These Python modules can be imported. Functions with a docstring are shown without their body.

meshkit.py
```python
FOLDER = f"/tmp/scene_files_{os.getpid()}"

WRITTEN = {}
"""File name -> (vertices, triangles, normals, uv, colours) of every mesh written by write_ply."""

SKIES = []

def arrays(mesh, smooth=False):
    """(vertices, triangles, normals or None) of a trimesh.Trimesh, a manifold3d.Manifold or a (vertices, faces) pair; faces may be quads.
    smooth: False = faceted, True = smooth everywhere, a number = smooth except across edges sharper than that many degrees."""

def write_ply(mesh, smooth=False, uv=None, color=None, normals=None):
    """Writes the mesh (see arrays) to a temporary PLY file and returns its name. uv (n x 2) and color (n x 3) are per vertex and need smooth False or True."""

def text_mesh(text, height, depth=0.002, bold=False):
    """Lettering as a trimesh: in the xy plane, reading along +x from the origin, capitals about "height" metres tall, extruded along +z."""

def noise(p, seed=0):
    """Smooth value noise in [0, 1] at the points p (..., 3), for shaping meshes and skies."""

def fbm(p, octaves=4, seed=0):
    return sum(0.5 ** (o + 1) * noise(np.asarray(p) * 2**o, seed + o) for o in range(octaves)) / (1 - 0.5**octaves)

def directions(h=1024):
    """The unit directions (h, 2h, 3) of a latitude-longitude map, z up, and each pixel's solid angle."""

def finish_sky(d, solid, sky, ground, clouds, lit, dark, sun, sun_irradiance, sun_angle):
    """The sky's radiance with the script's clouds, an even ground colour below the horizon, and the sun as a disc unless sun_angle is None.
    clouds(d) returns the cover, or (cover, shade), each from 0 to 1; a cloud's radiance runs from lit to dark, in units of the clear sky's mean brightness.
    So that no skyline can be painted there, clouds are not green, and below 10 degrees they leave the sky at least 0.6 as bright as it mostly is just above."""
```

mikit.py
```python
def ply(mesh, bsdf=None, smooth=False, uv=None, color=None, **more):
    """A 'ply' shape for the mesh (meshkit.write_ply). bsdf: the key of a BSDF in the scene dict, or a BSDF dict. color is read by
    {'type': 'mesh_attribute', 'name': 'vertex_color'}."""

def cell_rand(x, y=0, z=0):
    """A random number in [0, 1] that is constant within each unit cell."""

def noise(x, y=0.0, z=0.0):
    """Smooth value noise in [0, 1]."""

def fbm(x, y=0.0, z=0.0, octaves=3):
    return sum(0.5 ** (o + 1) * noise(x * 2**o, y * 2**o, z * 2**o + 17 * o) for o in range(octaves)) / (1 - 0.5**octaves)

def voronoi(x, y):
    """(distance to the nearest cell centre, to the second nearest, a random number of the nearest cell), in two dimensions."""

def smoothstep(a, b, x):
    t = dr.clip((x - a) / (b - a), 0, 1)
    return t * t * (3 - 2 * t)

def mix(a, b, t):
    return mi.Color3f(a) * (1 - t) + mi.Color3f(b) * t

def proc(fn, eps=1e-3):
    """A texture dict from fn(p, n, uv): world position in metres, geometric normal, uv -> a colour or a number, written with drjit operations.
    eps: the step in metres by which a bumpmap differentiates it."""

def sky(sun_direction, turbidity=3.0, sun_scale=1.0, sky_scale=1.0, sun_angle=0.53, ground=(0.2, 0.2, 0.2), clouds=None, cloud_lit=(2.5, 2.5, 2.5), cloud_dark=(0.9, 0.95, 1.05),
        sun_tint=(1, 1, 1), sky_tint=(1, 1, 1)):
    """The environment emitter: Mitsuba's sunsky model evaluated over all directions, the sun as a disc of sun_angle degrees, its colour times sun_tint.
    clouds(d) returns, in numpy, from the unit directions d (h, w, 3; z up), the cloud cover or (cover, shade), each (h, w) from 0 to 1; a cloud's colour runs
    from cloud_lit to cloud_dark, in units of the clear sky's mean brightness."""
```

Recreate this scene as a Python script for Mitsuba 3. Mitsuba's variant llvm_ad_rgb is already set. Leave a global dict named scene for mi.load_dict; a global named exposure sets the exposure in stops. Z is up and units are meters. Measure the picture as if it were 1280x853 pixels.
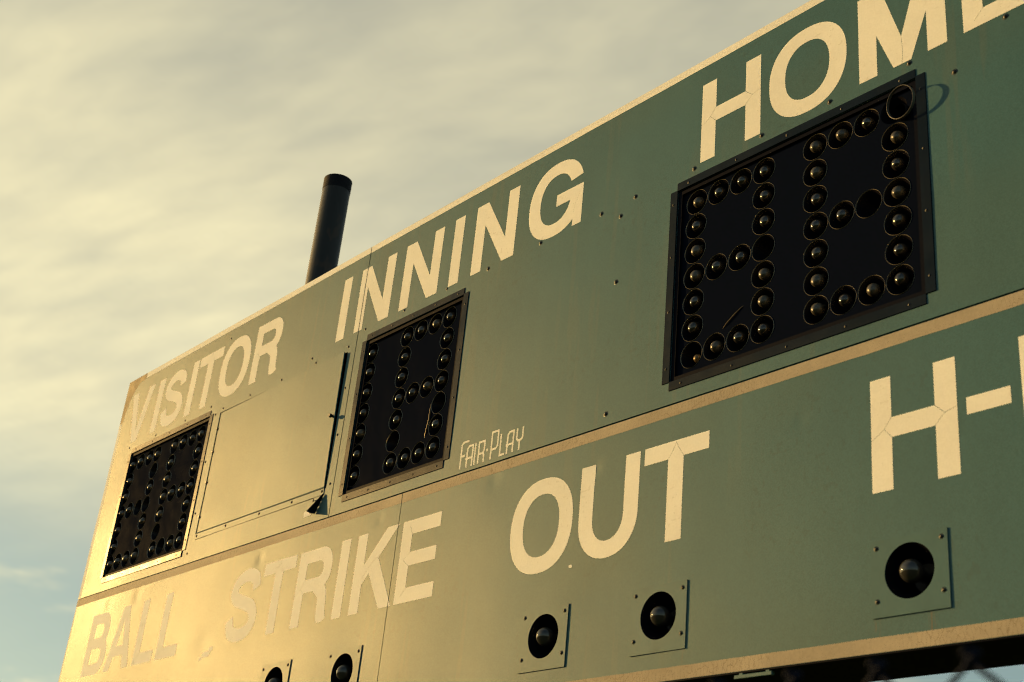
import math, random
import numpy as np
import trimesh
import drjit as dr
import mitsuba as mi
import mikit, meshkit
from mikit import noise, fbm, voronoi, smoothstep, mix, cell_rand
from shapely.geometry import Polygon, LineString, Point, box as rect
from shapely.ops import unary_union
from shapely import affinity

T = mi.ScalarTransform4f
scene, labels = {}, {}
Z0 = 1.6                 # eye height: board coordinates have z = 0 at the lens, the ground is at -Z0
D = 2.2423               # camera to board face

# ------------------------------------------------------------------ camera
FWD = np.array([-0.7040, 0.5590, 0.4380]); FWD /= np.linalg.norm(FWD)
UP = np.array([0.276, -0.352, 0.894])
cam = np.array([0.0, -D, Z0])
scene['camera'] = {'type': 'thinlens', 'fov': 42.06, 'fov_axis': 'x', 'aperture_radius': 0.0045, 'focus_distance': 4.0,
                   'near_clip': 0.05, 'far_clip': 9000.0,
                   'to_world': T().look_at(origin=cam.tolist(), target=(cam + FWD).tolist(), up=UP.tolist())}

# ------------------------------------------------------------------ sky and sun
SUN = np.array([-0.886, -0.39, 0.205])
def clouds(d):
    el = np.degrees(np.arcsin(np.clip(d[..., 2], -1, 1)))
    az = np.degrees(np.arctan2(d[..., 0], d[..., 1]))
    q = d[..., :2] / (np.maximum(d[..., 2:3], 0) + 0.18)
    a = math.radians(28)
    u = q[..., 0] * math.cos(a) + q[..., 1] * math.sin(a)
    v = -q[..., 0] * math.sin(a) + q[..., 1] * math.cos(a)
    wob = meshkit.fbm(np.stack([u * 1.3, v * 1.3, u * 0 + 4.2], -1), 3, 5)
    streak = 0.45 * meshkit.fbm(np.stack([u * 1.6 + wob, v * 5.0 + 2.6 * wob, u * 0 + 1.7], -1), 5, 11) + 0.55 * meshkit.fbm(np.stack([u * 5 + 2 * wob, v * 13 + 4 * wob, u * 0 + 5.5], -1), 6, 41)
    broad = meshkit.fbm(np.stack([u * 0.9, v * 1.4, u * 0 + 9.1], -1), 3, 23)
    fine = meshkit.fbm(np.stack([u * 9 + 3 * wob, v * 26 + 7 * wob, u * 0 + 2.5], -1), 5, 77)
    def ss(lo, hi, x):
        t = np.clip((x - lo) / (hi - lo), 0, 1); return t * t * (3 - 2 * t)
    veil = ss(11, 22, el + 12 * (broad - 0.5)) * (1 - 0.55 * ss(29, 50, el + 26 * (broad - 0.5)))
    sunside = 1 - 0.85 * ss(-58, 10, az)                       # the veil thins away from the sun
    sunside = np.where(az < -179, 1.0, sunside)
    back = 1 - 0.88 * ss(38, 95, np.abs(az + 95))
    c = veil * np.minimum(sunside, back) * (0.72 + 0.75 * (streak - 0.30))
    low = (0.10 + 0.5 * ss(0.50, 0.68, streak)) * (1 - ss(14, 26, el)) * np.minimum(sunside, back)
    c = np.clip(np.maximum(c, low), 0, 0.97)
    shade = np.clip(0.25 - 1.5 * (streak - 0.49) - 0.65 * (fine - 0.5) + 0.75 * ss(26, 44, el + 20 * (broad - 0.5)), 0, 1.15)
    return c, shade
SKY_SCALE = 0.95
scene['sky'] = mikit.sky(SUN, turbidity=3, sun_scale=1.0, sky_scale=SKY_SCALE, sun_angle=1.0, sun_tint=(1.05, 0.97, 0.72), sky_tint=(0.92, 0.94, 0.80),
                         clouds=clouds, cloud_lit=(4.25, 3.82, 2.32), cloud_dark=(2.95, 2.68, 1.80))
exposure = 2.4

# ------------------------------------------------------------------ materials
def rgb(*c): return {'type': 'rgb', 'value': list(c)}
def mat(key, d): scene[key] = {'type': 'twosided', 'bsdf': d} if d['type'] in ('principled', 'roughplastic', 'diffuse', 'bumpmap') else d
PAINT = (0.043, 0.116, 0.140)
def paint_col(p, n, uv):
    g = fbm(p.x * 3.1, p.z * 2.3, p.y * 2, 4)
    s = fbm(p.x * 26, p.z * 1.6, 3.0, 3)                       # faint rain streaks
    f = noise(p.x * 420, p.z * 420, p.y * 300)                 # texture of the chalked paint
    k = 0.84 + 0.26 * g + 0.06 * s + 0.22 * (f - 0.5)
    base = mix(PAINT, (0.056, 0.117, 0.124), smoothstep(0.5, 0.75, fbm(p.x * 1.7 + 9, p.z * 1.9, 1.0, 3)) * 0.5)
    # rusty runs under the lamp plates and at the seam
    run = smoothstep(0.56, 0.74, fbm(p.x * 42, p.z * 3.0, 7.0, 3)) * smoothstep(0.42, 0.6, noise(p.x * 4.0, p.z * 2.0, 2.0))
    spots = smoothstep(0.80, 0.86, noise(p.x * 95, p.z * 95, 5.0)) * smoothstep(0.5, 0.8, noise(p.x * 5, p.z * 5, 8.0))
    base = mix(base, (0.20, 0.15, 0.07), run * 0.08)
    base = mix(base, (0.035, 0.04, 0.035), spots * 0.15)
    drip = dr.exp(-dr.square((p.x + 1.556 + 0.002 * noise(p.z * 60)) / 0.005)) + dr.exp(-dr.square((p.x + 1.432 + 0.002 * noise(p.z * 50, 3.0)) / 0.007)) + 0.7 * dr.exp(-dr.square((p.x + 2.082) / 0.005))
    drip = drip * smoothstep(2.292, 2.300, p.z) * (1 - smoothstep(2.336, 2.342, p.z)) * smoothstep(0.25, 0.6, noise(p.x * 300, p.z * 40, 1.0))
    base = mix(base, (0.16, 0.10, 0.045), drip * 0.45)
    return base * k
def paint_rough(p, n, uv):
    return 0.525 + 0.08 * (fbm(p.x * 2.4, p.z * 2.0, 6.0, 4) - 0.5) 
def paint_bump(p, n, uv):
    return fbm(p.x * 260, p.z * 260, p.y * 260, 2)
mat('paint', {'type': 'bumpmap', 'scale': 0.00012, 'arbitrary': mikit.proc(paint_bump, 8e-4),
              'bsdf': {'type': 'principled', 'base_color': mikit.proc(paint_col), 'roughness': mikit.proc(paint_rough), 'specular': 0.18}})
def plate_col(p, n, uv):
    return mi.Color3f(0.043, 0.114, 0.134) * (0.85 + 0.3 * fbm(p.x * 24, p.z * 18, 4.0, 4))
mat('plate_paint', {'type': 'principled', 'base_color': mikit.proc(plate_col), 'roughness': 0.53, 'specular': 0.19})
def vinyl_col(p, n, uv):
    g = fbm(p.x * 5, p.z * 5, 2.0, 4)
    f = noise(p.x * 300, p.z * 300, 1.0)
    sp = smoothstep(0.82, 0.9, noise(p.x * 120, p.z * 120, 3.0)) * smoothstep(0.5, 0.8, noise(p.x * 6, p.z * 6, 4.0))
    return mix(mi.Color3f(0.80, 0.81, 0.78) * (0.9 + 0.16 * g + 0.07 * (f - 0.5)), (0.25, 0.2, 0.12), sp * 0.15)
mat('vinyl', {'type': 'principled', 'base_color': mikit.proc(vinyl_col), 'roughness': 0.75, 'specular': 0.05})
def tan_col(p, n, uv):
    f = noise(p.x * 260, p.z * 260, 1.0)
    g = fbm(p.x * 9, p.z * 14, 2.0, 4)
    a, b, _ = voronoi(p.x * 105, p.z * 34)
    crack = (1 - smoothstep(0.02, 0.09, b - a)) * smoothstep(0.25, 0.5, noise(p.x * 3.0, p.z * 3.0, 12.0))
    c = mi.Color3f(0.325, 0.285, 0.225) * (0.80 + 0.34 * g + 0.14 * (f - 0.5))
    return mix(c, (0.12, 0.08, 0.05), crack * 0.5)
mat('old_tape', {'type': 'principled', 'base_color': mikit.proc(tan_col), 'roughness': 0.75, 'specular': 0.3})
def residue_col(p, n, uv):
    g = fbm(p.x * 22, p.z * 16, 2.0, 4)
    return mix((0.16, 0.12, 0.07), (0.30, 0.23, 0.13), smoothstep(0.35, 0.65, g))
mat('residue', {'type': 'principled', 'base_color': mikit.proc(residue_col), 'roughness': 0.7, 'specular': 0.3})
def alu_col(p, n, uv):
    g = fbm(p.x * 14, p.z * 14, p.y * 14, 4)
    return mix((0.001, 0.005, 0.012), (0.004, 0.011, 0.024), g)
def alu_rough(p, n, uv):
    return 0.36 + 0.2 * (fbm(p.x * 20, p.z * 20, p.y * 20, 3) - 0.5)
mat('frame_metal', {'type': 'principled', 'base_color': mikit.proc(alu_col), 'roughness': mikit.proc(alu_rough), 'specular': 0.07})
def sheet_bump(p, n, uv):
    return fbm(p.x * 9, p.z * 6, 2.0, 3)
scene['sheet_gloss'] = {'type': 'bumpmap', 'scale': 0.010, 'arbitrary': mikit.proc(sheet_bump, 2e-3),
                        'bsdf': {'type': 'principled', 'base_color': rgb(0.004, 0.0045, 0.008), 'roughness': 0.42, 'specular': 0.12}}
scene['black_sheet'] = {'type': 'twosided', 'bsdf': {'type': 'blendbsdf', 'weight': 0.008, 'a': {'type': 'diffuse', 'reflectance': rgb(0.004, 0.006, 0.014)}, 'b': {'type': 'ref', 'id': 'sheet_gloss'}}}
mat('black', {'type': 'principled', 'base_color': rgb(0.003, 0.004, 0.010), 'roughness': 0.6, 'specular': 0.03})
mat('gap_black', {'type': 'diffuse', 'reflectance': rgb(0.004, 0.004, 0.008)})
mat('cup', {'type': 'principled', 'base_color': rgb(0.005, 0.005, 0.009), 'roughness': 0.35, 'specular': 0.12})
mat('ring', {'type': 'principled', 'base_color': rgb(0.36, 0.33, 0.27), 'roughness': 0.4, 'metallic': 0.5})
mat('dull_ring', {'type': 'principled', 'base_color': rgb(0.09, 0.085, 0.08), 'roughness': 0.45, 'metallic': 0.3})
mat('dusty_bulb', {'type': 'principled', 'base_color': rgb(0.050, 0.045, 0.036), 'roughness': 0.36, 'specular': 0.6})
mat('bulb', {'type': 'principled', 'base_color': rgb(0.018, 0.017, 0.016), 'roughness': 0.20, 'specular': 0.8})
mat('lamp_bulb', {'type': 'principled', 'base_color': rgb(0.035, 0.034, 0.034), 'roughness': 0.06, 'metallic': 0.3, 'specular': 0.8})
mat('brass', {'type': 'principled', 'base_color': rgb(0.10, 0.07, 0.035), 'roughness': 0.4, 'metallic': 0.5})  # brass of the lamp stub; also paints the sun glint on sheet creases
mat('screw', {'type': 'principled', 'base_color': rgb(0.022, 0.021, 0.022), 'roughness': 0.4, 'metallic': 0.4})
mat('rust', {'type': 'principled', 'base_color': rgb(0.16, 0.07, 0.025), 'roughness': 0.8})
def pole_col(p, n, uv):
    g = fbm(p.x * 6, p.y * 6, p.z * 1.5, 4)
    f = smoothstep(0.62, 0.7, fbm(p.x * 30, p.y * 30, p.z * 12, 3))
    return mix(mix((0.007, 0.008, 0.010), (0.016, 0.015, 0.015), g), (0.06, 0.03, 0.014), f * 0.4)
mat('pole_paint', {'type': 'principled', 'base_color': mikit.proc(pole_col), 'roughness': 0.4, 'specular': 0.3})
mat('cap_black', {'type': 'principled', 'base_color': rgb(0.003, 0.003, 0.007), 'roughness': 0.7, 'specular': 0.2})
mat('wire', {'type': 'principled', 'base_color': rgb(0.004, 0.007, 0.020), 'roughness': 0.6, 'specular': 0.06})
def grass_col(p, n, uv):
    g = fbm(p.x * 0.8, p.y * 0.8, 0.0, 5)
    return mix((0.035, 0.05, 0.018), (0.085, 0.095, 0.035), g)
mat('grass', {'type': 'diffuse', 'reflectance': mikit.proc(grass_col)})

# ------------------------------------------------------------------ helpers
def numbered(k):
    if k not in scene and k not in labels: return k
    n = 1
    while f'{k}_{n:03d}' in scene or f'{k}_{n:03d}' in labels: n += 1
    return f'{k}_{n:03d}'
def put(name, mesh, m, parent=None, smooth=False, label=None, at=(0, 0, 0), rot=None, **more):
    key = numbered((parent + '__' if parent else '') + name)
    w = T().translate([at[0], at[1], at[2] + Z0])
    if rot is not None: w = w @ T(rot)
    d = mesh if isinstance(mesh, dict) else mikit.ply(mesh, m, smooth)
    scene[key] = {**d, 'to_world': w}
    if label or more: labels[key] = {**({'label': label} if label else {}), **more}
    return key
def bevel_box(x0, x1, y0, y1, z0, z1, b=0.0006):
    pts = []
    for ix, x in ((-1, x0), (1, x1)):
        for iy, y in ((-1, y0), (1, y1)):
            for iz, z in ((-1, z0), (1, z1)):
                pts += [(x - ix * b, y - iy * b, z), (x - ix * b, y, z - iz * b), (x, y - iy * b, z - iz * b)]
    return trimesh.Trimesh(np.array(pts), process=False).convex_hull
def cat(ms): return trimesh.util.concatenate(ms)
def revolve(profile, n=40, axis='y'):
    """profile: (radius, along) pairs; axis y (inwards)."""
    pr = np.array(profile, float); a = np.linspace(0, 2 * math.pi, n, endpoint=False)
    v = np.stack([np.outer(np.cos(a), pr[:, 0]), np.tile(pr[:, 1], (n, 1)), np.outer(np.sin(a), pr[:, 0])], -1).reshape(-1, 3)
    if axis == 'z': v = v[:, [0, 2, 1]]
    m = len(pr); f = []
    for i in range(n):
        j = (i + 1) % n
        for k in range(m - 1):
            f += [[i * m + k, j * m + k, j * m + k + 1], [i * m + k, j * m + k + 1, i * m + k + 1]]
    return trimesh.Trimesh(v, np.array(f), process=False)
def tube(path, r, n=6):
    p = np.asarray(path, float); t = np.gradient(p, axis=0); t /= np.linalg.norm(t, axis=1, keepdims=True)
    a = np.cross(t, [0, 1, 0.0]); a /= np.linalg.norm(a, axis=1, keepdims=True); b = np.cross(t, a)
    th = np.linspace(0, 2 * math.pi, n, endpoint=False)
    rr = np.broadcast_to(np.asarray(r, float), (len(p),))
    v = (p[:, None] + rr[:, None, None] * (np.cos(th)[None, :, None] * a[:, None] + np.sin(th)[None, :, None] * b[:, None])).reshape(-1, 3)
    f = []
    for i in range(len(p) - 1):
        for k in range(n):
            l = (k + 1) % n
            f += [[i * n + k, i * n + l, (i + 1) * n + l], [i * n + k, (i + 1) * n + l, (i + 1) * n + k]]
    c0, c1 = len(v), len(v) + 1
    v = np.vstack([v, p[0], p[-1]])
    for k in range(n):
        l = (k + 1) % n
        f += [[c0, l, k], [c1, (len(p) - 1) * n + k, (len(p) - 1) * n + l]]
    return trimesh.Trimesh(v, np.array(f), process=False)

# the sheet metal is not quite flat: oil-canning and a few dents, shared by the panels and what is stuck on them
DENTS = [(-5.346, 1.300, 0.022, 0.0030), (-5.085, 1.300, 0.030, 0.0040), (-4.126, 1.292, 0.020, 0.0030), (-1.747, 1.223, 0.016, 0.0012), (-5.60, 1.47, 0.05, 0.0030),
         (-2.84, 1.315, 0.02, 0.0014), (-3.40, 1.30, 0.012, 0.0015), (-4.43, 1.03, 0.055, 0.0022), (-2.42, 1.25, 0.02, 0.002)]
def dent(x, z):
    x, z = np.asarray(x, float), np.asarray(z, float)
    y = 0.0054 * (meshkit.fbm(np.stack([x * 1.9, z * 2.4, 0 * x + 3.3], -1), 3, 7) - 0.5)
    for cx, cz, r, h in DENTS:
        y = y + h * np.exp(-((x - cx) ** 2 + (z - cz) ** 2) / (2 * (r * 0.75) ** 2))
    return y
def refined(m, size=0.03):
    v, f = trimesh.remesh.subdivide_to_size(m.vertices, m.faces, size, max_iter=14)
    return trimesh.Trimesh(v, f, process=False)
def flat(poly, y0, y1, bend=True, size=0.035, back=True):
    """A polygon in board coordinates (x, z) as a plate from y0 (front) to y1 (back); front, sides and back do not share vertices."""
    vs, fs, at = [], [], 0
    def add(v, f):
        nonlocal at
        vs.append(np.asarray(v, float)); fs.append(np.asarray(f, int) + at); at += len(v)
    for g in getattr(poly, 'geoms', [poly]):
        if g.geom_type != 'Polygon' or g.area < 1e-7: continue
        v2, f2 = trimesh.creation.triangulate_polygon(g.segmentize(size), engine='earcut')
        v3 = np.stack([v2[:, 0], np.full(len(v2), y0), v2[:, 1]], 1)
        if np.cross(v2[f2[0, 1]] - v2[f2[0, 0]], v2[f2[0, 2]] - v2[f2[0, 0]]) < 0: f2 = f2[:, ::-1]
        v3, f3 = trimesh.remesh.subdivide_to_size(v3, f2, size, max_iter=14)
        add(v3, f3)
        if back: add(np.stack([v2[:, 0], np.full(len(v2), y1), v2[:, 1]], 1), f2[:, ::-1])
        for r in [g.exterior, *g.interiors]:
            c = np.array(r.segmentize(size).coords)
            for p, q in zip(c[:-1], c[1:]):
                add([[p[0], y0, p[1]], [q[0], y0, q[1]], [q[0], y1, q[1]], [p[0], y1, p[1]]], [[0, 2, 1], [0, 3, 2]])
    v = np.vstack(vs)
    if bend: v[:, 1] += dent(v[:, 0], v[:, 2])
    return trimesh.Trimesh(v, np.vstack(fs), process=False)

# ------------------------------------------------------------------ ground
a = np.linspace(0, 2 * math.pi, 64, endpoint=False)
gv, gf = [[0, 0, 0]], []
rad = [2, 6, 20, 80, 400, 3000]
for r in rad: gv += [[r * math.cos(t), r * math.sin(t), 0] for t in a]
for k in range(64):
    l = (k + 1) % 64
    gf.append([0, 1 + k, 1 + l])
    for r in range(len(rad) - 1):
        b, c = 1 + r * 64, 1 + (r + 1) * 64
        gf += [[b + k, c + k, c + l], [b + k, c + l, b + l]]
scene['ground'] = mikit.ply(trimesh.Trimesh(np.array(gv, float), np.array(gf), process=False), 'grass', False)
labels['ground'] = {'kind': 'structure', 'label': 'grass field under the scoreboard'}

# ------------------------------------------------------------------ the scoreboard
SB = 'scoreboard'
labels[SB] = {'label': 'big green baseball scoreboard with cream lettering and dark lamp displays raised above a fence', 'category': 'scoreboard'}
X0, X1, ZT, ZD, ZB = -5.688, -0.912, 2.420, 1.3695, 0.672
SEAM_U, SEAM_L = -3.7095, -3.290
DEPTH = 0.187
# hollow steel cabinet
wall = 0.006
put('cabinet', cat([trimesh.creation.box(bounds=b) for b in (
    [[X0 + .002, DEPTH - wall, ZB + .002], [X1 - .002, DEPTH, ZT - .002]],
    [[X0 + .002, .010, ZT - .002 - wall], [X1 - .002, DEPTH - wall - .0005, ZT - .002]],
    [[X0 + .002, .010, ZB + .002], [X1 - .002, DEPTH - wall - .0005, ZB + .002 + wall]],
    [[X0 + .002, .010, ZB + .0085], [X0 + .002 + wall, DEPTH - wall - .0005, ZT - .0085]],
    [[X1 - .002 - wall, .010, ZB + .0085], [X1 - .002, DEPTH - wall - .0005, ZT - .0085]],
    [[X0 + .010, .0075, ZD - .025], [X1 - .010, .0095, ZD + .025]],
    [[SEAM_U - .03, .0098, ZD + .03], [SEAM_U + .03, .0118, ZT - .01]],
    [[SEAM_L - .03, .0098, ZB + .01], [SEAM_L + .03, .0118, ZD - .03]])]), 'gap_black', SB)

DISPLAYS = {  # opening left, right, bottom, top; left edges of the lamp columns
    'visitor': (-5.470, -4.757, 1.434, 2.008, [(-5.428, 8), (-5.040, 8)]),
    'inning': (-3.640, -3.096, 1.434, 2.008, [(-3.596, 1), (-3.390, 8)]),
    'home': (-2.162, -1.411, 1.434, 2.010, [(-2.091, 8), (-1.702, 8)])}
LAMPS = [-5.47, -5.07, -4.672, -3.8825, -3.483, -2.567, -2.163, -1.477, -1.09]
PW, PZ0, PZ1, LZ, LR = 0.178, 0.741, 0.902, 0.8285, 0.0575

def panel(x0, x1, z0, z1, holes, label):
    step = 0.0125
    def axis(lo, hi, marks):
        marks = sorted({lo, hi, *[m for m in marks if lo < m < hi]})
        out = []
        for a_, b_ in zip(marks[:-1], marks[1:]):
            out += list(np.linspace(a_, b_, max(1, int(round((b_ - a_) / step))), endpoint=False))
        return np.array(out + [hi])
    xs = axis(x0, x1, [h[0] for h in holes] + [h[1] for h in holes]); zs = axis(z0, z1, [h[2] for h in holes] + [h[3] for h in holes])
    X, Z = np.meshgrid(xs, zs, indexing='ij'); n, m = X.shape
    v = np.stack([X, dent(X, Z), Z], -1).reshape(-1, 3)
    I = np.arange(n * m).reshape(n, m)
    cx, cz = (xs[:-1] + xs[1:]) / 2, (zs[:-1] + zs[1:]) / 2
    keep = np.ones((n - 1, m - 1), bool)
    for h in holes:
        keep &= ~((cx[:, None] > h[0]) & (cx[:, None] < h[1]) & (cz[None] > h[2]) & (cz[None] < h[3]))
    q = np.stack([I[:-1, :-1], I[1:, :-1], I[1:, 1:], I[:-1, 1:]], -1)[keep]
    f = np.vstack([q[:, [0, 1, 2]], q[:, [0, 2, 3]]])
    mesh = trimesh.Trimesh(v, f, process=False)
    e = np.sort(mesh.edges, axis=1); u, c = np.unique(e, axis=0, return_counts=True); be = {tuple(x) for x in u[c == 1]}
    sk = [(p, r) for p, r in mesh.edges if (min(p, r), max(p, r)) in be]
    sv, sf = [], []
    for p, r in sk:                                            # the folded edges of the sheet
        b = len(sv); sv += [v[p], v[r], v[r] + [0, .007, 0], v[p] + [0, .007, 0]]
        sf += [[b, b + 2, b + 1], [b, b + 3, b + 2]]
    mesh = cat([mesh, trimesh.Trimesh(np.array(sv), np.array(sf), process=False)])
    key = put('panel', mesh, 'paint', SB, smooth=True, label=label)
    return key, rect(x0, z0, x1, z1)
opens = {k: d[:4] for k, d in DISPLAYS.items()}
lamp_open = [(x - .068, x + .068, LZ - .066, LZ + .066) for x in LAMPS]
PANELS = [panel(X0, SEAM_U - .0022, ZD + .0022, ZT, [opens['visitor'], (-4.6740, -3.7585, 1.4840, 2.0022)], 'upper left green panel lettered VISITOR'),
          panel(SEAM_U + .0022, X1, ZD + .0022, ZT, [opens['inning'], opens['home']], 'upper right green panel lettered INNING and HOME'),
          panel(X0, SEAM_L - .0015, ZB, ZD - .0022, lamp_open[:5], 'lower left green panel lettered BALL and STRIKE'),
          panel(SEAM_L + .0015, X1, ZB, ZD - .0022, lamp_open[5:], 'lower right green panel lettered OUT and H-E')]
def stick(name, poly, m, front=-0.0005, size=0.035, label=None):
    for key, r in PANELS:
        g = poly.intersection(r)
        if g.area > 2e-6:
            put(name, flat(g, front, 0.0, True, size, False), m, key, smooth=True, label=label)

# ---- cream and aged tape
def ragged(x0, z0, x1, z1, amp, seed, step=0.012, top=True, bottom=True):
    xs = np.arange(x0, x1 + step / 2, step); xs[-1] = x1
    nz = lambda s: (meshkit.fbm(np.stack([xs * 23, 0 * xs + s, 0 * xs], -1), 3, seed) - 0.5) * 2 * amp
    lo = z0 + (nz(1.5) if bottom else 0 * xs); hi = z1 + (nz(7.5) if top else 0 * xs)
    return Polygon(list(zip(xs, lo)) + list(zip(xs[::-1], hi[::-1])))
stick('tape_stripe', ragged(-5.503, ZT - .0265, X1 - .004, ZT - .0006, .0008, 3, top=False), 'vinyl', label='cream tape stripe along the top edge')
stick('tape_stripe', rect(X0 + .0006, 1.376, X0 + .025, 2.200), 'vinyl', label='cream tape stripe up the left edge')
stick('tape_residue', Polygon([(X0 + .0006, 2.205), (X0 + .03, 2.205), (X0 + .036, 2.25), (X0 + .055, 2.31), (X0 + .085, 2.355), (X0 + .125, 2.385), (-5.506, 2.392), (-5.506, ZT - .0008), (X0 + .0006, ZT - .0008)]),
      'residue', label='brown corner where the tape has peeled away')
stick('aged_stripe', ragged(X0 + .001, ZD - .034, X1 - .004, ZD - .0030, .0009, 5, top=False), 'old_tape', label='tan cracked tape stripe under the middle seam')
stick('aged_stripe', ragged(X0 + .02, ZB + .0006, X1 - .004, ZB + .031, .0007, 8, bottom=False), 'old_tape', label='tan cracked tape stripe along the bottom edge')
stick('tape_stripe', rect(X0 + .0006, ZB + .033, X0 + .010, ZD - .036), 'vinyl', label='thin cream edge of the lower panel')

# ---- lettering: shapes in metres, origin at the lower left of each letter
H = 0.2595; S = 0.0515; B = 0.0455
def ell(cx, cy, rx, ry, p=2.25, n=72):
    t = np.linspace(0, 2 * math.pi, n, endpoint=False); c, s = np.cos(t), np.sin(t)
    return Polygon(np.stack([cx + rx * np.sign(c) * np.abs(c) ** (2 / p), cy + ry * np.sign(s) * np.abs(s) ** (2 / p)], 1))
def spline(pts, n=10):
    p = np.array(pts, float); p = np.vstack([2 * p[0] - p[1], p, 2 * p[-1] - p[-2]]); out = []
    for i in range(1, len(p) - 2):
        for t in np.linspace(0, 1, n, endpoint=False):
            out.append(0.5 * (2 * p[i] + (p[i + 1] - p[i - 1]) * t + (2 * p[i - 1] - 5 * p[i] + 4 * p[i + 1] - p[i + 2]) * t * t + (3 * p[i] - p[i - 1] - 3 * p[i + 1] + p[i + 2]) * t ** 3))
    return np.vstack([out, p[-2]])
def bowl(x, y0, y1, w, r=None):
    """A D-shaped ring to the right of x."""
    h = y1 - y0; r = r or h * 0.46
    def d(a0, b0, a1, b1, rr):
        rr = min(rr, (b1 - b0) / 2 - 1e-4, a1 - a0)
        return unary_union([rect(a0, b0, a1 - rr, b1), rect(a1 - rr - 1e-3, b0 + rr, a1, b1 - rr), Point(a1 - rr, b1 - rr).buffer(rr, 24), Point(a1 - rr, b0 + rr).buffer(rr, 24)])
    return d(x, y0, w, y1, r).difference(d(x, y0 + B, w - S * 0.98, y1 - B, r - B * 0.9))
def hair(*lines):
    return unary_union([LineString(spline(l, 6))  .buffer(0.0005) for l in lines])
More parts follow.
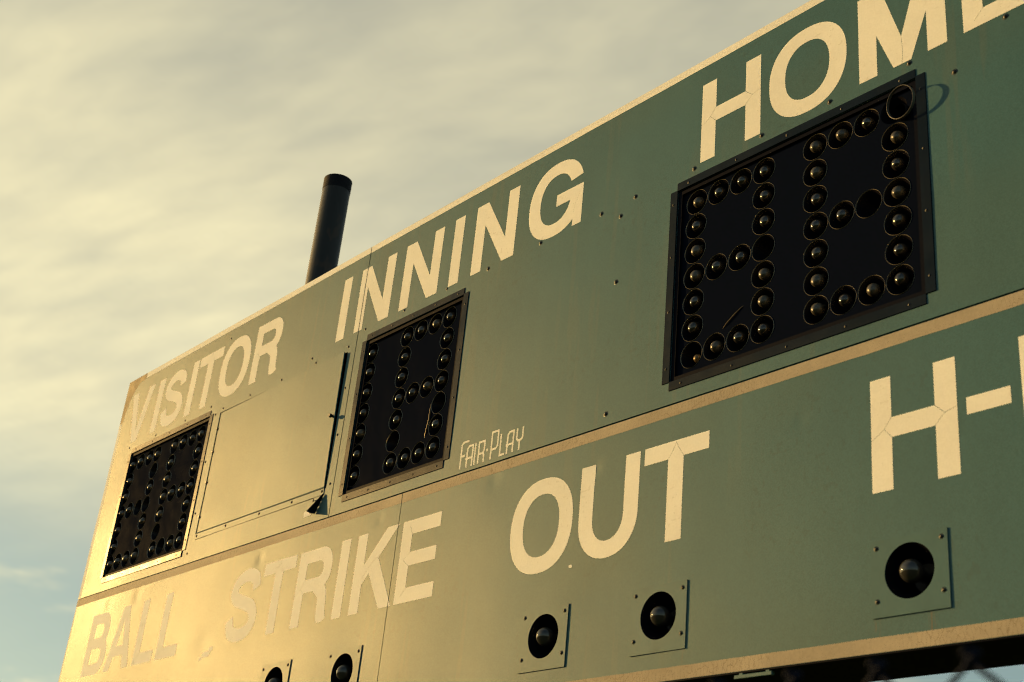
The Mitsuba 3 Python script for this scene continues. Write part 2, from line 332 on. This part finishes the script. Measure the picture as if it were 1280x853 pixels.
def glyph(c, w):
    seam = None
    if c == 'I': g = rect(0, 0, S, H)
    elif c == '-': g = rect(0, .1225, w, .160)
    elif c == 'H':
        g = unary_union([rect(0, 0, S, H), rect(w - S, 0, w, H), rect(0, .117, w, .1625)])
        seam = hair([(-.001, .118), (.6 * S, .138), (S + .001, .1655)], [(.62 * S, .139), (S + .001, .1165)], [(w - S - .001, .163), (w - .55 * S, .140)], [(w - S - .001, .117), (w - .55 * S, .140), (w + .001, .148)])
    elif c == 'T':
        g = unary_union([rect(0, H - B, w, H), rect(w / 2 - S / 2, 0, w / 2 + S / 2, H)])
        seam = hair([(w / 2 - S / 2, H - B), (w / 2 - .008, H - .02), (w / 2, H - .004)], [(w / 2 + S / 2, H - B), (w / 2 + .008, H - .02), (w / 2, H - .004)])
    elif c == 'E':
        g = unary_union([rect(0, 0, S, H), rect(0, H - B, w, H), rect(0, 0, w, B), rect(0, .1135, w * .965, .1565)])
        seam = hair([(.4 * S, .135), (S, .1135)], [(.4 * S, .135), (S, .157)], [(S * .7, H - B * .35), (S, H - B)], [(S * .55, B * .45), (S, B)])
    elif c == 'L':
        g = unary_union([rect(0, 0, S, H), rect(0, 0, w, B)]); seam = hair([(-.001, .004), (S * .45, B * .45), (S, B + .001)])
    elif c == 'V': g = Polygon([(0, H), (S * 1.05, H), (w / 2, S * 1.0), (w - S * 1.05, H), (w, H), (w / 2 + S * .52, 0), (w / 2 - S * .52, 0)]); seam = hair([(w / 2, S), (w / 2 - .012, .02), (w / 2 - .016, -.001)])
    elif c == 'A':
        out = Polygon([(0, 0), (w / 2 - S * .55, H), (w / 2 + S * .55, H), (w, 0), (w - S * 1.07, 0), (w / 2, H - S * 1.05), (S * 1.07, 0)])
        g = unary_union([out, rect(w * .22, .055, w * .78, .096).intersection(Polygon([(0, 0), (w / 2 - S * .55, H), (w / 2 + S * .55, H), (w, 0)]))])
    elif c == 'N': g = unary_union([rect(0, 0, S, H), rect(w - S, 0, w, H), Polygon([(0, H), (S * 1.12, H), (w, 0), (w - S * 1.12, 0)])])
    elif c == 'M':
        g = unary_union([rect(0, 0, S, H), rect(w - S, 0, w, H), Polygon([(0, H), (S * 1.30, H), (w / 2 + S * .48, 0), (w / 2 - S * .48, 0)]), Polygon([(w - S * 1.30, H), (w, H), (w / 2 + S * .48, 0), (w / 2 - S * .48, 0)])])
        seam = hair([(w / 2 + .001, .075), (w / 2 + .002, .03), (w / 2 - .001, -.001)])
    elif c == 'O': g = ell(w / 2, H / 2, w / 2, H / 2 + .004).difference(ell(w / 2, H / 2, w / 2 - S * 1.02, H / 2 + .004 - B * 1.0))
    elif c == 'U':
        o = unary_union([rect(0, w * .5, w, H), ell(w / 2, w * .5, w / 2, w * .5 + .004, 2.15)]); i = unary_union([rect(S, w * .5, w - S, H + .01), ell(w / 2, w * .5, w / 2 - S, w * .5 - B + .004, 2.15)])
        g = o.difference(i)
    elif c == 'G':
        g = ell(w / 2, H / 2, w / 2, H / 2 + .004).difference(ell(w / 2, H / 2, w / 2 - S * 1.02, H / 2 + .004 - B))
        g = g.difference(Polygon([(w * .55, H * .44), (w * 1.2, H * .44), (w * 1.2, H * .71), (w * .80, H * .655), (w * .55, H * .62)]))
        g = unary_union([g, rect(w * .52, H * .385, w, H * .545), rect(w - .038, 0, w, H * .5)])
        seam = hair([(w - .038, H * .18), (w - .03, H * .3), (w - .006, H * .5)])
    elif c == 'S':
        pts = [(.845, .695), (.775, .845), (.50, .915), (.225, .845), (.140, .710), (.250, .600), (.50, .530), (.760, .440), (.870, .285), (.770, .140), (.50, .084), (.225, .145), (.115, .330)]
        g = LineString(spline([(x * w, y * H) for x, y in pts])).buffer(S * .47, cap_style=2, join_style=1, resolution=12)
    elif c == 'R':
        yb = H * .435
        leg = LineString(spline([(w * .58, yb + B * .45), (w * .76, yb - .012), (w * .80, yb - .045), (w * .815, .03), (w * .87, 0)], 8)).buffer(S * .49, cap_style=2, join_style=1)
        g = unary_union([rect(0, 0, S, H), bowl(0, yb, H, w * .955), leg.intersection(rect(0, 0, w * 1.02, H))])
        seam = hair([(-.001, H * .40), (S * .6, H * .50), (S, yb + B)], [(S * .6, H * .5), (S, yb)])
    elif c == 'B':
        ym = H * .5
        g = unary_union([rect(0, 0, S, H), bowl(0, ym - B * .45, H, w * .93), bowl(0, 0, ym + B * .55, w)])
    elif c == 'K':
        g = unary_union([rect(0, 0, S, H), Polygon([(S * .9, H * .33), (S * .9, H * .575), (w * .70, H), (w * .98, H)]), Polygon([(w * .335, H * .53), (w * .53, H * .69), (w, 0), (w * .72, 0)])])
        g = g.intersection(rect(0, 0, w, H))
        seam = hair([(S * .9, H * .42), (w * .42, H * .60), (w * .56, H * .655)])
    return g.difference(seam) if seam is not None else g
def word(text, z, spans):
    seen = {}
    for c, (a_, b_) in zip(text, spans):
        g = affinity.translate(glyph(c, b_ - a_), a_, z)
        seen[c] = seen.get(c, 0) + 1
        stick('letter' if c != '-' else 'hyphen', g, 'vinyl', front=-0.0006, label=f'cream letter {c} of {text}' if c != '-' else f'cream hyphen of {text}')
R1, R2 = 2.0705, 1.0068
word('VISITOR', R1, [(-5.600, -5.383), (-5.333, -5.282), (-5.258, -5.060), (-5.020, -4.968), (-4.957, -4.755), (-4.750, -4.510), (-4.478, -4.268)])
word('INNING', R1, [(-3.858, -3.806), (-3.742, -3.531), (-3.470, -3.256), (-3.194, -3.142), (-3.077, -2.863), (-2.803, -2.556)])
word('HOME', R1, [(-2.085, -1.877), (-1.848, -1.602), (-1.566, -1.323), (-1.280, -1.088)])
word('BALL', R2, [(-5.465, -5.265), (-5.254, -5.033), (-4.998, -4.833), (-4.803, -4.636)])
word('STRIKE', R2, [(-4.290, -4.075), (-4.072, -3.866), (-3.843, -3.629), (-3.597, -3.546), (-3.502, -3.277), (-3.261, -3.0715)])
word('OUT', R2, [(-2.741, -2.491), (-2.4667, -2.2515), (-2.2356, -2.0206)])
word('H-E', R2, [(-1.560, -1.352), (-1.331, -1.233), (-1.2086, -1.020)])

# ---- maker's name in thin small capitals
def logo():
    w_ = 0.0062; out = []
    def st(ox, h, *polys):
        for p in polys: out.append(LineString([(ox + a_, b_ * h) for a_, b_ in p]).buffer(w_ / 2, cap_style=2, join_style=2))
    big, sm = 0.088, 0.070
    # x advance measured along the board
    st(0.000, big, [(0.003, 0), (0.003, .90), (.010, .965), (.036, .965)], [(.003, .46), (.022, .46)])
    def A(o): st(o, sm, [(.003, 0), (.003, .84), (.010, .955), (.029, .955), (.029, 0)], [(-.003, .40), (.030, .40)])
    A(.030)
    st(.068, sm, [(.003, 0), (.003, 1.0)])
    st(.086, sm, [(.003, 0), (.003, .955), (.029, .955), (.029, .52), (.022, .42), (.029, .32), (.029, 0)], [(.003, .42), (.024, .42)])
    out.append(rect(.1255, .030, .1325, .038))
    st(.145, big, [(.003, 0), (.003, .965), (.032, .965), (.032, .42), (.024, .34), (.003, .34)])
    st(.188, sm, [(.003, 1.0), (.003, .045), (.025, .045)])
    A(.220)
    st(.262, sm, [(.003, 1.0), (.003, .52), (.009, .44), (.022, .44), (.029, .52), (.029, 1.0)], [(.016, .44), (.016, 0)])
    return affinity.translate(affinity.scale(unary_union(out), .975, 1, origin=(0, 0)), -3.0125, 1.3845)
stick('maker_name', logo(), 'vinyl', front=-0.0006, size=0.05, label="cream maker's name in thin capitals reading FAIR-PLAY")

# ---- scratches and old glue on the lower left panel
rng = random.Random(4)
def blob(cx, cz, rx, rz, seed, n=28):
    t = np.linspace(0, 2 * math.pi, n, endpoint=False)
    k = 0.65 + 0.7 * meshkit.fbm(np.stack([np.cos(t) * 1.7 + seed, np.sin(t) * 1.7, 0 * t], -1), 3, seed)
    return Polygon(np.stack([cx + rx * k * np.cos(t), cz + rz * k * np.sin(t)], 1)).buffer(0)
stick('scuff', unary_union([blob(-4.395, .985, .030, .012, 2), blob(-4.365, 1.000, .016, .010, 6), blob(-4.43, .972, .012, .006, 9)]), 'vinyl', front=-0.0007, size=.01, label='pale scuff of scraped paint near the word BALL')
stick('scuff', blob(-2.486, 1.0005, .006, .0045, 12), 'vinyl', front=-0.0008, size=.01, label='small pale chip under the letter O of OUT')
stick('scuff', rect(-3.872, 1.399, -3.826, 1.421), 'vinyl', front=-0.0012, size=.02, label='small pale sticker beside the latch')

# ---- screws on the sheet metal
def screw_mesh(r):
    return cat([revolve([(0.0001, -.0030 * r / .004), (r * .55, -.0026 * r / .004), (r, -.0010 * r / .004), (r, .0004)], 10), revolve([(r * 1.25, -.0005), (r * 1.7, .0003)], 10)])
SCREW = mikit.ply(screw_mesh(0.0040), 'screw', 40); SCREW_SMALL = mikit.ply(screw_mesh(0.0028), 'screw', 40); SCREW_BIG = mikit.ply(screw_mesh(0.0055), 'screw', 40)
def screw(parent, x, z, y=0.0, big=False):
    put('screw', SCREW_BIG if big is True else SCREW_SMALL if big else SCREW, None, parent, at=(x, y, z))
PTS_U = [(-4.768, 2.053), (-4.714, 2.004), (-4.991, 2.048), (-5.258, 2.046), (-5.513, 2.046), (-5.501, 1.976), (-5.500, 1.75), (-5.498, 1.55), (-4.717, 1.797), (-4.711, 1.414), (-4.712, 1.578), (-4.714, 2.352),
         (-4.656, 2.017), (-4.444, 2.018), (-4.210, 2.019), (-3.971, 2.020), (-3.760, 2.023), (-4.005, 2.048), (-3.737, 1.853), (-3.737, 1.675), (-3.734, 1.494),
         (-3.665, 2.064), (-3.433, 2.063), (-3.198, 2.066), (-2.984, 2.065), (-2.733, 2.065), (-2.467, 2.062), (-2.385, 2.022), (-2.329, 2.064), (-2.386, 1.806), (-2.391, 1.405),
         (-2.106, 2.062), (-1.872, 2.063), (-1.655, 2.063), (-1.426, 2.062), (-1.310, 1.976), (-1.176, 2.060)]
for x, z in PTS_U:
    screw(PANELS[0][0] if x < SEAM_U else PANELS[1][0], x, z, float(dent(x, z)), x > -3.0)

# ---- digit displays
CUP = mikit.ply(revolve([(.0362, .0012), (.0345, .004), (.029, .020), (.020, .036), (.0135, .044), (.0001, .044)], 36), 'cup', 40)
RING = mikit.ply(revolve([(.0362, .0014), (.0362, -.0008), (.0366, -.0014), (.0371, -.0008), (.0371, .0014)], 44), 'ring', 40)
BULB = mikit.ply(revolve([(r_ * .92, a_ * .88) for r_, a_ in [(.0001, -.0215), (.0045, -.0206), (.0085, -.0180), (.0120, -.0140), (.0148, -.0090), (.0164, -.0035), (.0168, .002), (.0158, .008), (.0125, .015), (.0095, .020), (.0080, .034)]], 24), 'bulb', True)
DUSTY = {**BULB, 'bsdf': {'type': 'ref', 'id': 'dusty_bulb'}}
EIGHT = [(0, j) for j in range(7)] + [(3, j) for j in range(7)] + [(i, j) for j in (0, 3, 6) for i in (1, 2)]
SHY = 0.012
KS = (D + SHY) / D
MISSING = {'home': {(0, 3, 3), (0, 0, 6), (1, 2, 3), (1, 3, 0)}, 'inning': {(1, 3, 4), (1, 0, 5)}, 'visitor': {(0, 3, 1), (0, 3, 3), (1, 0, 5), (1, 1, 6), (0, 2, 3)}}
NAMES = {'visitor': 'dark digit display under the word VISITOR', 'inning': 'dark digit display under the word INNING', 'home': 'dark digit display under the word HOME'}
for name, (l, r, b, t, cols) in DISPLAYS.items():
    zr = 1.9485 if name != 'visitor' else 1.9440
    spots = []
    for d_, (cx, kind) in enumerate(cols):
        for i, j in (EIGHT if kind == 8 else [(0, j) for j in range(7)]):
            spots.append((d_, i, j, (cx + .0762 * i) * KS, (zr - .0762 * j) * KS))
    hole = unary_union([Point(x, z).buffer(.0364, 12) for *_, x, z in spots])
    amp = {'visitor': 0.0050, 'inning': 0.0022, 'home': 0.0016}[name]
    sheet = flat(rect(l - .004, b - .004, r + .004, t + .004).difference(hole), SHY, SHY + .0012, False, 0.022)
    def wave(x, z, amp=amp):
        n_ = meshkit.fbm(np.stack([np.asarray(x) * 7.0 + np.asarray(z) * 3.5, np.asarray(z) * 3.0, 0 * np.asarray(x) + len(name)], -1), 3, 31)
        return amp * 2 * (n_ - 0.5)
    v = np.array(sheet.vertices); v[:, 1] += wave(v[:, 0], v[:, 2]); sheet = trimesh.Trimesh(v, sheet.faces, process=False)
    K = put('digit_display', sheet, 'black_sheet', SB, smooth=True, label=NAMES[name])
    # flanges screwed on the panel and the inner lip that holds the sheet
    for x0, x1, z0, z1, e in ((l - .001, r + .001, t + .0005, t + .0255, 'h'), (l - .001, r + .001, b - .0255, b - .0005, 'h'), (l - .026, l - .0005, b - .001, t + .004, 'v'), (r + .0005, r + .026, b - .001, t + .004, 'v')):
        off = float(np.min(dent(np.linspace(x0, x1, 9), np.linspace(z0, z1, 9))))
        y1 = off - .0002; y0 = y1 - .0022
        F = put('frame_strip', bevel_box(x0, x1, y0, y1 + .004, z0, z1), 'frame_metal', K)
        n_ = 5 if e == 'h' else 4
        for q in range(n_):
            u_ = (q + .25) / (n_ - .5)
            screw(K, x0 + (x1 - x0) * u_ if e == 'h' else (x0 + x1) / 2, z0 + (z1 - z0) * u_ if e == 'v' else (z0 + z1) / 2, y0, 'small')
    lip = rect(l - .003, b - .003, r + .003, t + .003).difference(rect(l + .0125, b + .0125, r - .0125, t - .0125))
    put('retaining_frame', flat(lip, SHY - .0085, SHY - .0062, False), 'black', K)
    well = rect(l - .0028, b - .0028, r + .0028, t + .0028).difference(rect(l, b, r, t))
    put('frame_return', flat(well, -.0002, SHY + .004, False), 'black', K)
    for d_, i, j, x, z in spots:
        y = SHY + float(wave(x, z)); 
        tilt = np.array(T().rotate([0, 0, 1], rng.uniform(-7, 7)).rotate([1, 0, 0], 36 + rng.uniform(-11, 9)).matrix)
        put('reflector_cup', CUP, None, K, at=(x, y, z))
        if (name, d_, i, j) == ('home', 1, 3, 0):
            continue
        put('lamp_ring', RING, None, K, at=(x, y, z))
        if (d_, i, j) not in MISSING[name]:
            put('bulb', DUSTY if rng.random() < 0.28 else BULB, None, K, at=(x + rng.uniform(-.0012, .0012), y + .0070 + rng.uniform(-.002, .002), z + .003 + rng.uniform(-.0012, .0012)), rot=tilt)
    if name == 'home':
        # the corner lamp hangs loose, its lens ring standing off the face
        cx, cz = -1.4395, 1.9430
        tl = np.array(T().rotate([0, 0, 1], -10).rotate([1, 0, 0], 8).matrix)
        put('lamp_ring', revolve([(.0395, .0035), (.0395, -.0035), (.0402, -.0040), (.0412, -.0035), (.0412, .0035), (.0402, .0040), (.0395, .0035)], 48), 'dull_ring', K, smooth=40, label='lens ring hanging loose from the upper right corner', at=(cx, -.0225, cz), rot=tl)
        put('loose_socket', revolve([(.0195, -.012), (.0205, -.010), (.019, .006), (.012, .018), (.008, .030)], 28), 'cup', K, smooth=40, label='dark lamp socket behind the loose lens ring', at=(cx - .012, .004, cz - .010), rot=tl)
        put('bulb_stub', blob_m := trimesh.creation.icosphere(3, .011), 'brass', K, smooth=True, label='broken brass lamp base in the lower left socket', at=((-2.091) * KS + .012, SHY + .012, (zr - .0762 * 6) * KS - .010))
        put('crease_glint', tube([(-1.998, -.0006 + SHY, 1.540), (-1.985, -.003 + SHY, 1.549), (-1.96, -.0034 + SHY, 1.566), (-1.938, -.002 + SHY, 1.580), (-1.93, .001 + SHY, 1.586)], [.0004, .0014, .0017, .0012, .0004], 6), 'brass', K, smooth=True, label='thin crease across the left digit with its sun glint painted in')  # ridge on the black sheet, sun glint put into its tan colour
    if name == 'inning':
        put('crease_glint', tube([(-3.232, SHY, 1.545), (-3.222, -.003 + SHY, 1.565), (-3.213, -.004 + SHY, 1.600), (-3.214, -.003 + SHY, 1.635), (-3.218, SHY, 1.660)], [.0006, .0028, .0034, .0030, .0006], 6), 'brass', K, smooth=True, label='crease inside the lower loop of the digit with its sun glint painted in')  # tan colour again stands for sunlight caught on the fold
        put('crease_glint', tube([(-3.445, SHY, 1.575), (-3.436, -.002 + SHY, 1.588), (-3.425, SHY, 1.602)], [.0004, .0016, .0004], 6), 'brass', K, smooth=True, label='short crease left of the digit with its sun glint painted in')

# ---- access door between VISITOR and INNING
DL, DR, DB, DT = -4.6660, -3.7640, 1.4895, 1.9995
n_ = 24
door = flat(rect(DL, DB, DR, DT), -.0040, 0, True, 0.04)
v = np.array(door.vertices)
u_, w_ = (v[:, 0] - DL) / (DR - DL), (v[:, 2] - DB) / (DT - DB)
v[:, 1] += .0052 - .0130 * u_ ** 1.5 * (0.45 + 0.55 * w_) + .0006 * np.sin(u_ * 5) * np.sin(w_ * 4)
DOOR = put('access_door', trimesh.Trimesh(v, door.faces, process=False), 'paint', SB, smooth=True, label='hinged blank access door between VISITOR and INNING')
PIN = put('hinge', cat([bevel_box(DL, DR, -.0024, .002, 1.4610, 1.4842), tube([(DL, -.0025, 1.4868), (DR, -.0025, 1.4868)], .0022, 8)]), 'paint', SB)
for x in (-4.655, -4.431, -4.188, -3.967, -3.775): screw(SB + '__hinge', x, 1.4745, -.0025)
put('door_gasket', bevel_box(DL - .0080, DL - .0006, .0060, .009, DB, DT), 'gap_black', DOOR)
for z in (1.555, 1.70, 1.83, 1.93): put('gasket_clip', bevel_box(DL - .009, DL - .001, -.0035, .002, z - .004, z + .004), 'screw', DOOR)
KN = put('knob', cat([revolve([(.0001, -.020), (.006, -.020), (.0075, -.017), (.0075, -.011), (.004, -.010), (.004, .001)], 8), bevel_box(-.013, .013, -.0105, -.0085, -.003, .003)]), 'screw', DOOR, at=(-3.772, -.006, 1.750))
LT = SB + '__latch'
put('latch', cat([trimesh.Trimesh(np.array([(-3.760, -.002, 1.462), (-3.800, -.002, 1.399), (-3.7595, -.008, 1.4605), (-3.799, -.036, 1.398),
                                               (-3.7585, -.002, 1.461), (-3.7985, -.002, 1.398), (-3.758, -.008, 1.4595), (-3.7975, -.036, 1.397)]),
                                    np.array([(0, 1, 3), (0, 3, 2), (4, 7, 5), (4, 6, 7), (2, 3, 7), (2, 7, 6), (1, 5, 7), (1, 7, 3), (0, 2, 6), (0, 6, 4)]), process=False),
                     bevel_box(-3.826, -3.808, -.0035, -.0005, 1.425, 1.458), bevel_box(-3.829, -3.822, -.008, -.001, 1.406, 1.424)]), 'frame_metal', SB, label='bent metal hasp below the door corner')
put('hasp_strap', cat([bevel_box(-3.812, -3.778, -.012, -.007, 1.430, 1.440), bevel_box(-3.805, -3.770, -.010, -.0055, 1.444, 1.455), bevel_box(-3.822, -3.799, -.014, -.008, 1.412, 1.421)]), 'paint', LT)
for x, z in ((-3.817, 1.450),): screw(LT, x, z, -.0035)

# ---- single indicator lamps
plate_poly = rect(-PW / 2, PZ0, PW / 2, PZ1).difference(Point(0, LZ).buffer(LR, 32))
PLATE = mikit.ply(flat(plate_poly, -.0030, -.0004, False), 'plate_paint', False)
LCUP = mikit.ply(revolve([(.0572, -.0015), (.056, .004), (.046, .035), (.030, .060), (.0001, .066)], 40), 'cup', 40)
LB = [(.0245 * math.sin(q), -.0245 * math.cos(q)) for q in np.linspace(0.002, 2.2, 18)] + [(.013, .035), (.012, .058)]
LBULB = mikit.ply(revolve(LB, 32), 'lamp_bulb', True)
WORD = ['first lamp plate below BALL', 'second lamp plate below BALL', 'third lamp plate below BALL', 'first lamp plate below STRIKE', 'second lamp plate below STRIKE', 'left lamp plate below OUT', 'right lamp plate below OUT', 'lamp plate below the letter H', 'lamp plate below the letter E']
for x, lab in zip(LAMPS, WORD):
    off = float(np.min([dent(x + a_, z) for a_ in (-.08, 0, .08) for z in (PZ0, LZ, PZ1)]))
    P = put('indicator_lamp', PLATE, None, SB, at=(x, off, 0), label=lab)
    put('reflector_cup', LCUP, None, P, at=(x, off, LZ))
    put('bulb', LBULB, None, P, at=(x, off + .006, LZ), rot=np.array(T().rotate([1, 0, 0], rng.uniform(-4, 4)).matrix))
    for a_, z in ((-.076, PZ1 - .017), (.076, PZ1 - .017), (-.076, PZ0 + .033), (.076, PZ0 + .036)):
        screw(P, x + a_, z, off - .0030)

# ---- bracket tabs under the bottom edge
put('bracket', cat([bevel_box(-1.925, -1.822, -.004, .0005, ZB - .0165, ZB - .0085), bevel_box(-1.915, -1.905, .001, .02, ZB - .012, ZB - .003), bevel_box(-1.842, -1.832, .001, .02, ZB - .012, ZB - .003)]), 'paint', SB, label='small bracket under the bottom edge')
put('bottom_rail', bevel_box(X0 + .004, X1 - .004, .0005, DEPTH - .002, ZB - .004, ZB - .0003), 'black', SB)

# ------------------------------------------------------------------ pole behind the board
PR = 0.062
POLE = 'pole'
labels[POLE] = {'label': 'black steel pole with a flat cap rising behind the left part of the scoreboard', 'category': 'pole'}
PX, PY, PT = -4.535, 0.187 + .02 + PR, 3.198
put('shaft', revolve([(PR, -Z0 - .05), (PR, PT - .055)], 56, 'z'), 'pole_paint', POLE, smooth=40, at=(PX, PY, 0))
put('cap', revolve([(PR - .002, PT - .062), (PR + .0012, PT - .060), (PR + .0014, PT - .010), (PR + .002, PT - .002), (PR * .6, PT + .010), (.0001, PT + .014)], 56, 'z'), 'cap_black', POLE, smooth=40, at=(PX, PY, 0))

# ------------------------------------------------------------------ chain link fence between the camera and the board
FE = 'chain_link_fence'
labels[FE] = {'label': 'chain link fence with knuckled top wires standing in front of the scoreboard', 'category': 'fence'}
FP, FY, FT, FX = 0.0737, -D + 0.80, 0.2290, -0.557
WR = 0.0024
rows = 49
def wire(sign):
    pts = []
    for n in range(rows):
        xx = 0 if n % 2 == 0 else sign * FP / 2
        z = -n * FP / 2
        yy = 0.0022 if (n % 2 == 0) == (sign > 0) else -0.0022
        dx = sign * .006 if n % 2 == 0 else -sign * .006
        if n: pts.append((xx + dx * .55, yy * .6, z + .0065))
        pts.append((xx, yy, z))
        if n < rows - 1: pts.append((xx + dx * .55, yy * .6, z - .0065))
    return mikit.ply(tube(pts, WR, 6), 'wire', True)
WA, WB = wire(1), wire(-1)
KNUCKLE = mikit.ply(tube([(.0048 * math.cos(q), .003 * math.sin(2 * q), .0030 * math.sin(q) + .0015) for q in np.linspace(0, 2 * math.pi * .95, 16)], WR, 6), 'wire', True)
for k in range(-26, 19):
    x = FX + k * FP
    put('wire', WA, None, FE, at=(x, FY, FT)); put('wire', WB, None, FE, at=(x, FY, FT))
    put('knuckle', KNUCKLE, None, FE, at=(x, FY, FT))
for x in (FX - 26.6 * FP, FX + 18.9 * FP):
    put('post', cat([revolve([(.03, -Z0 - .05), (.03, FT + .02), (.033, FT + .022), (.031, FT + .045), (.0001, FT + .058)], 24, 'z')]), 'wire', FE, smooth=40, at=(x, FY + .035, 0))
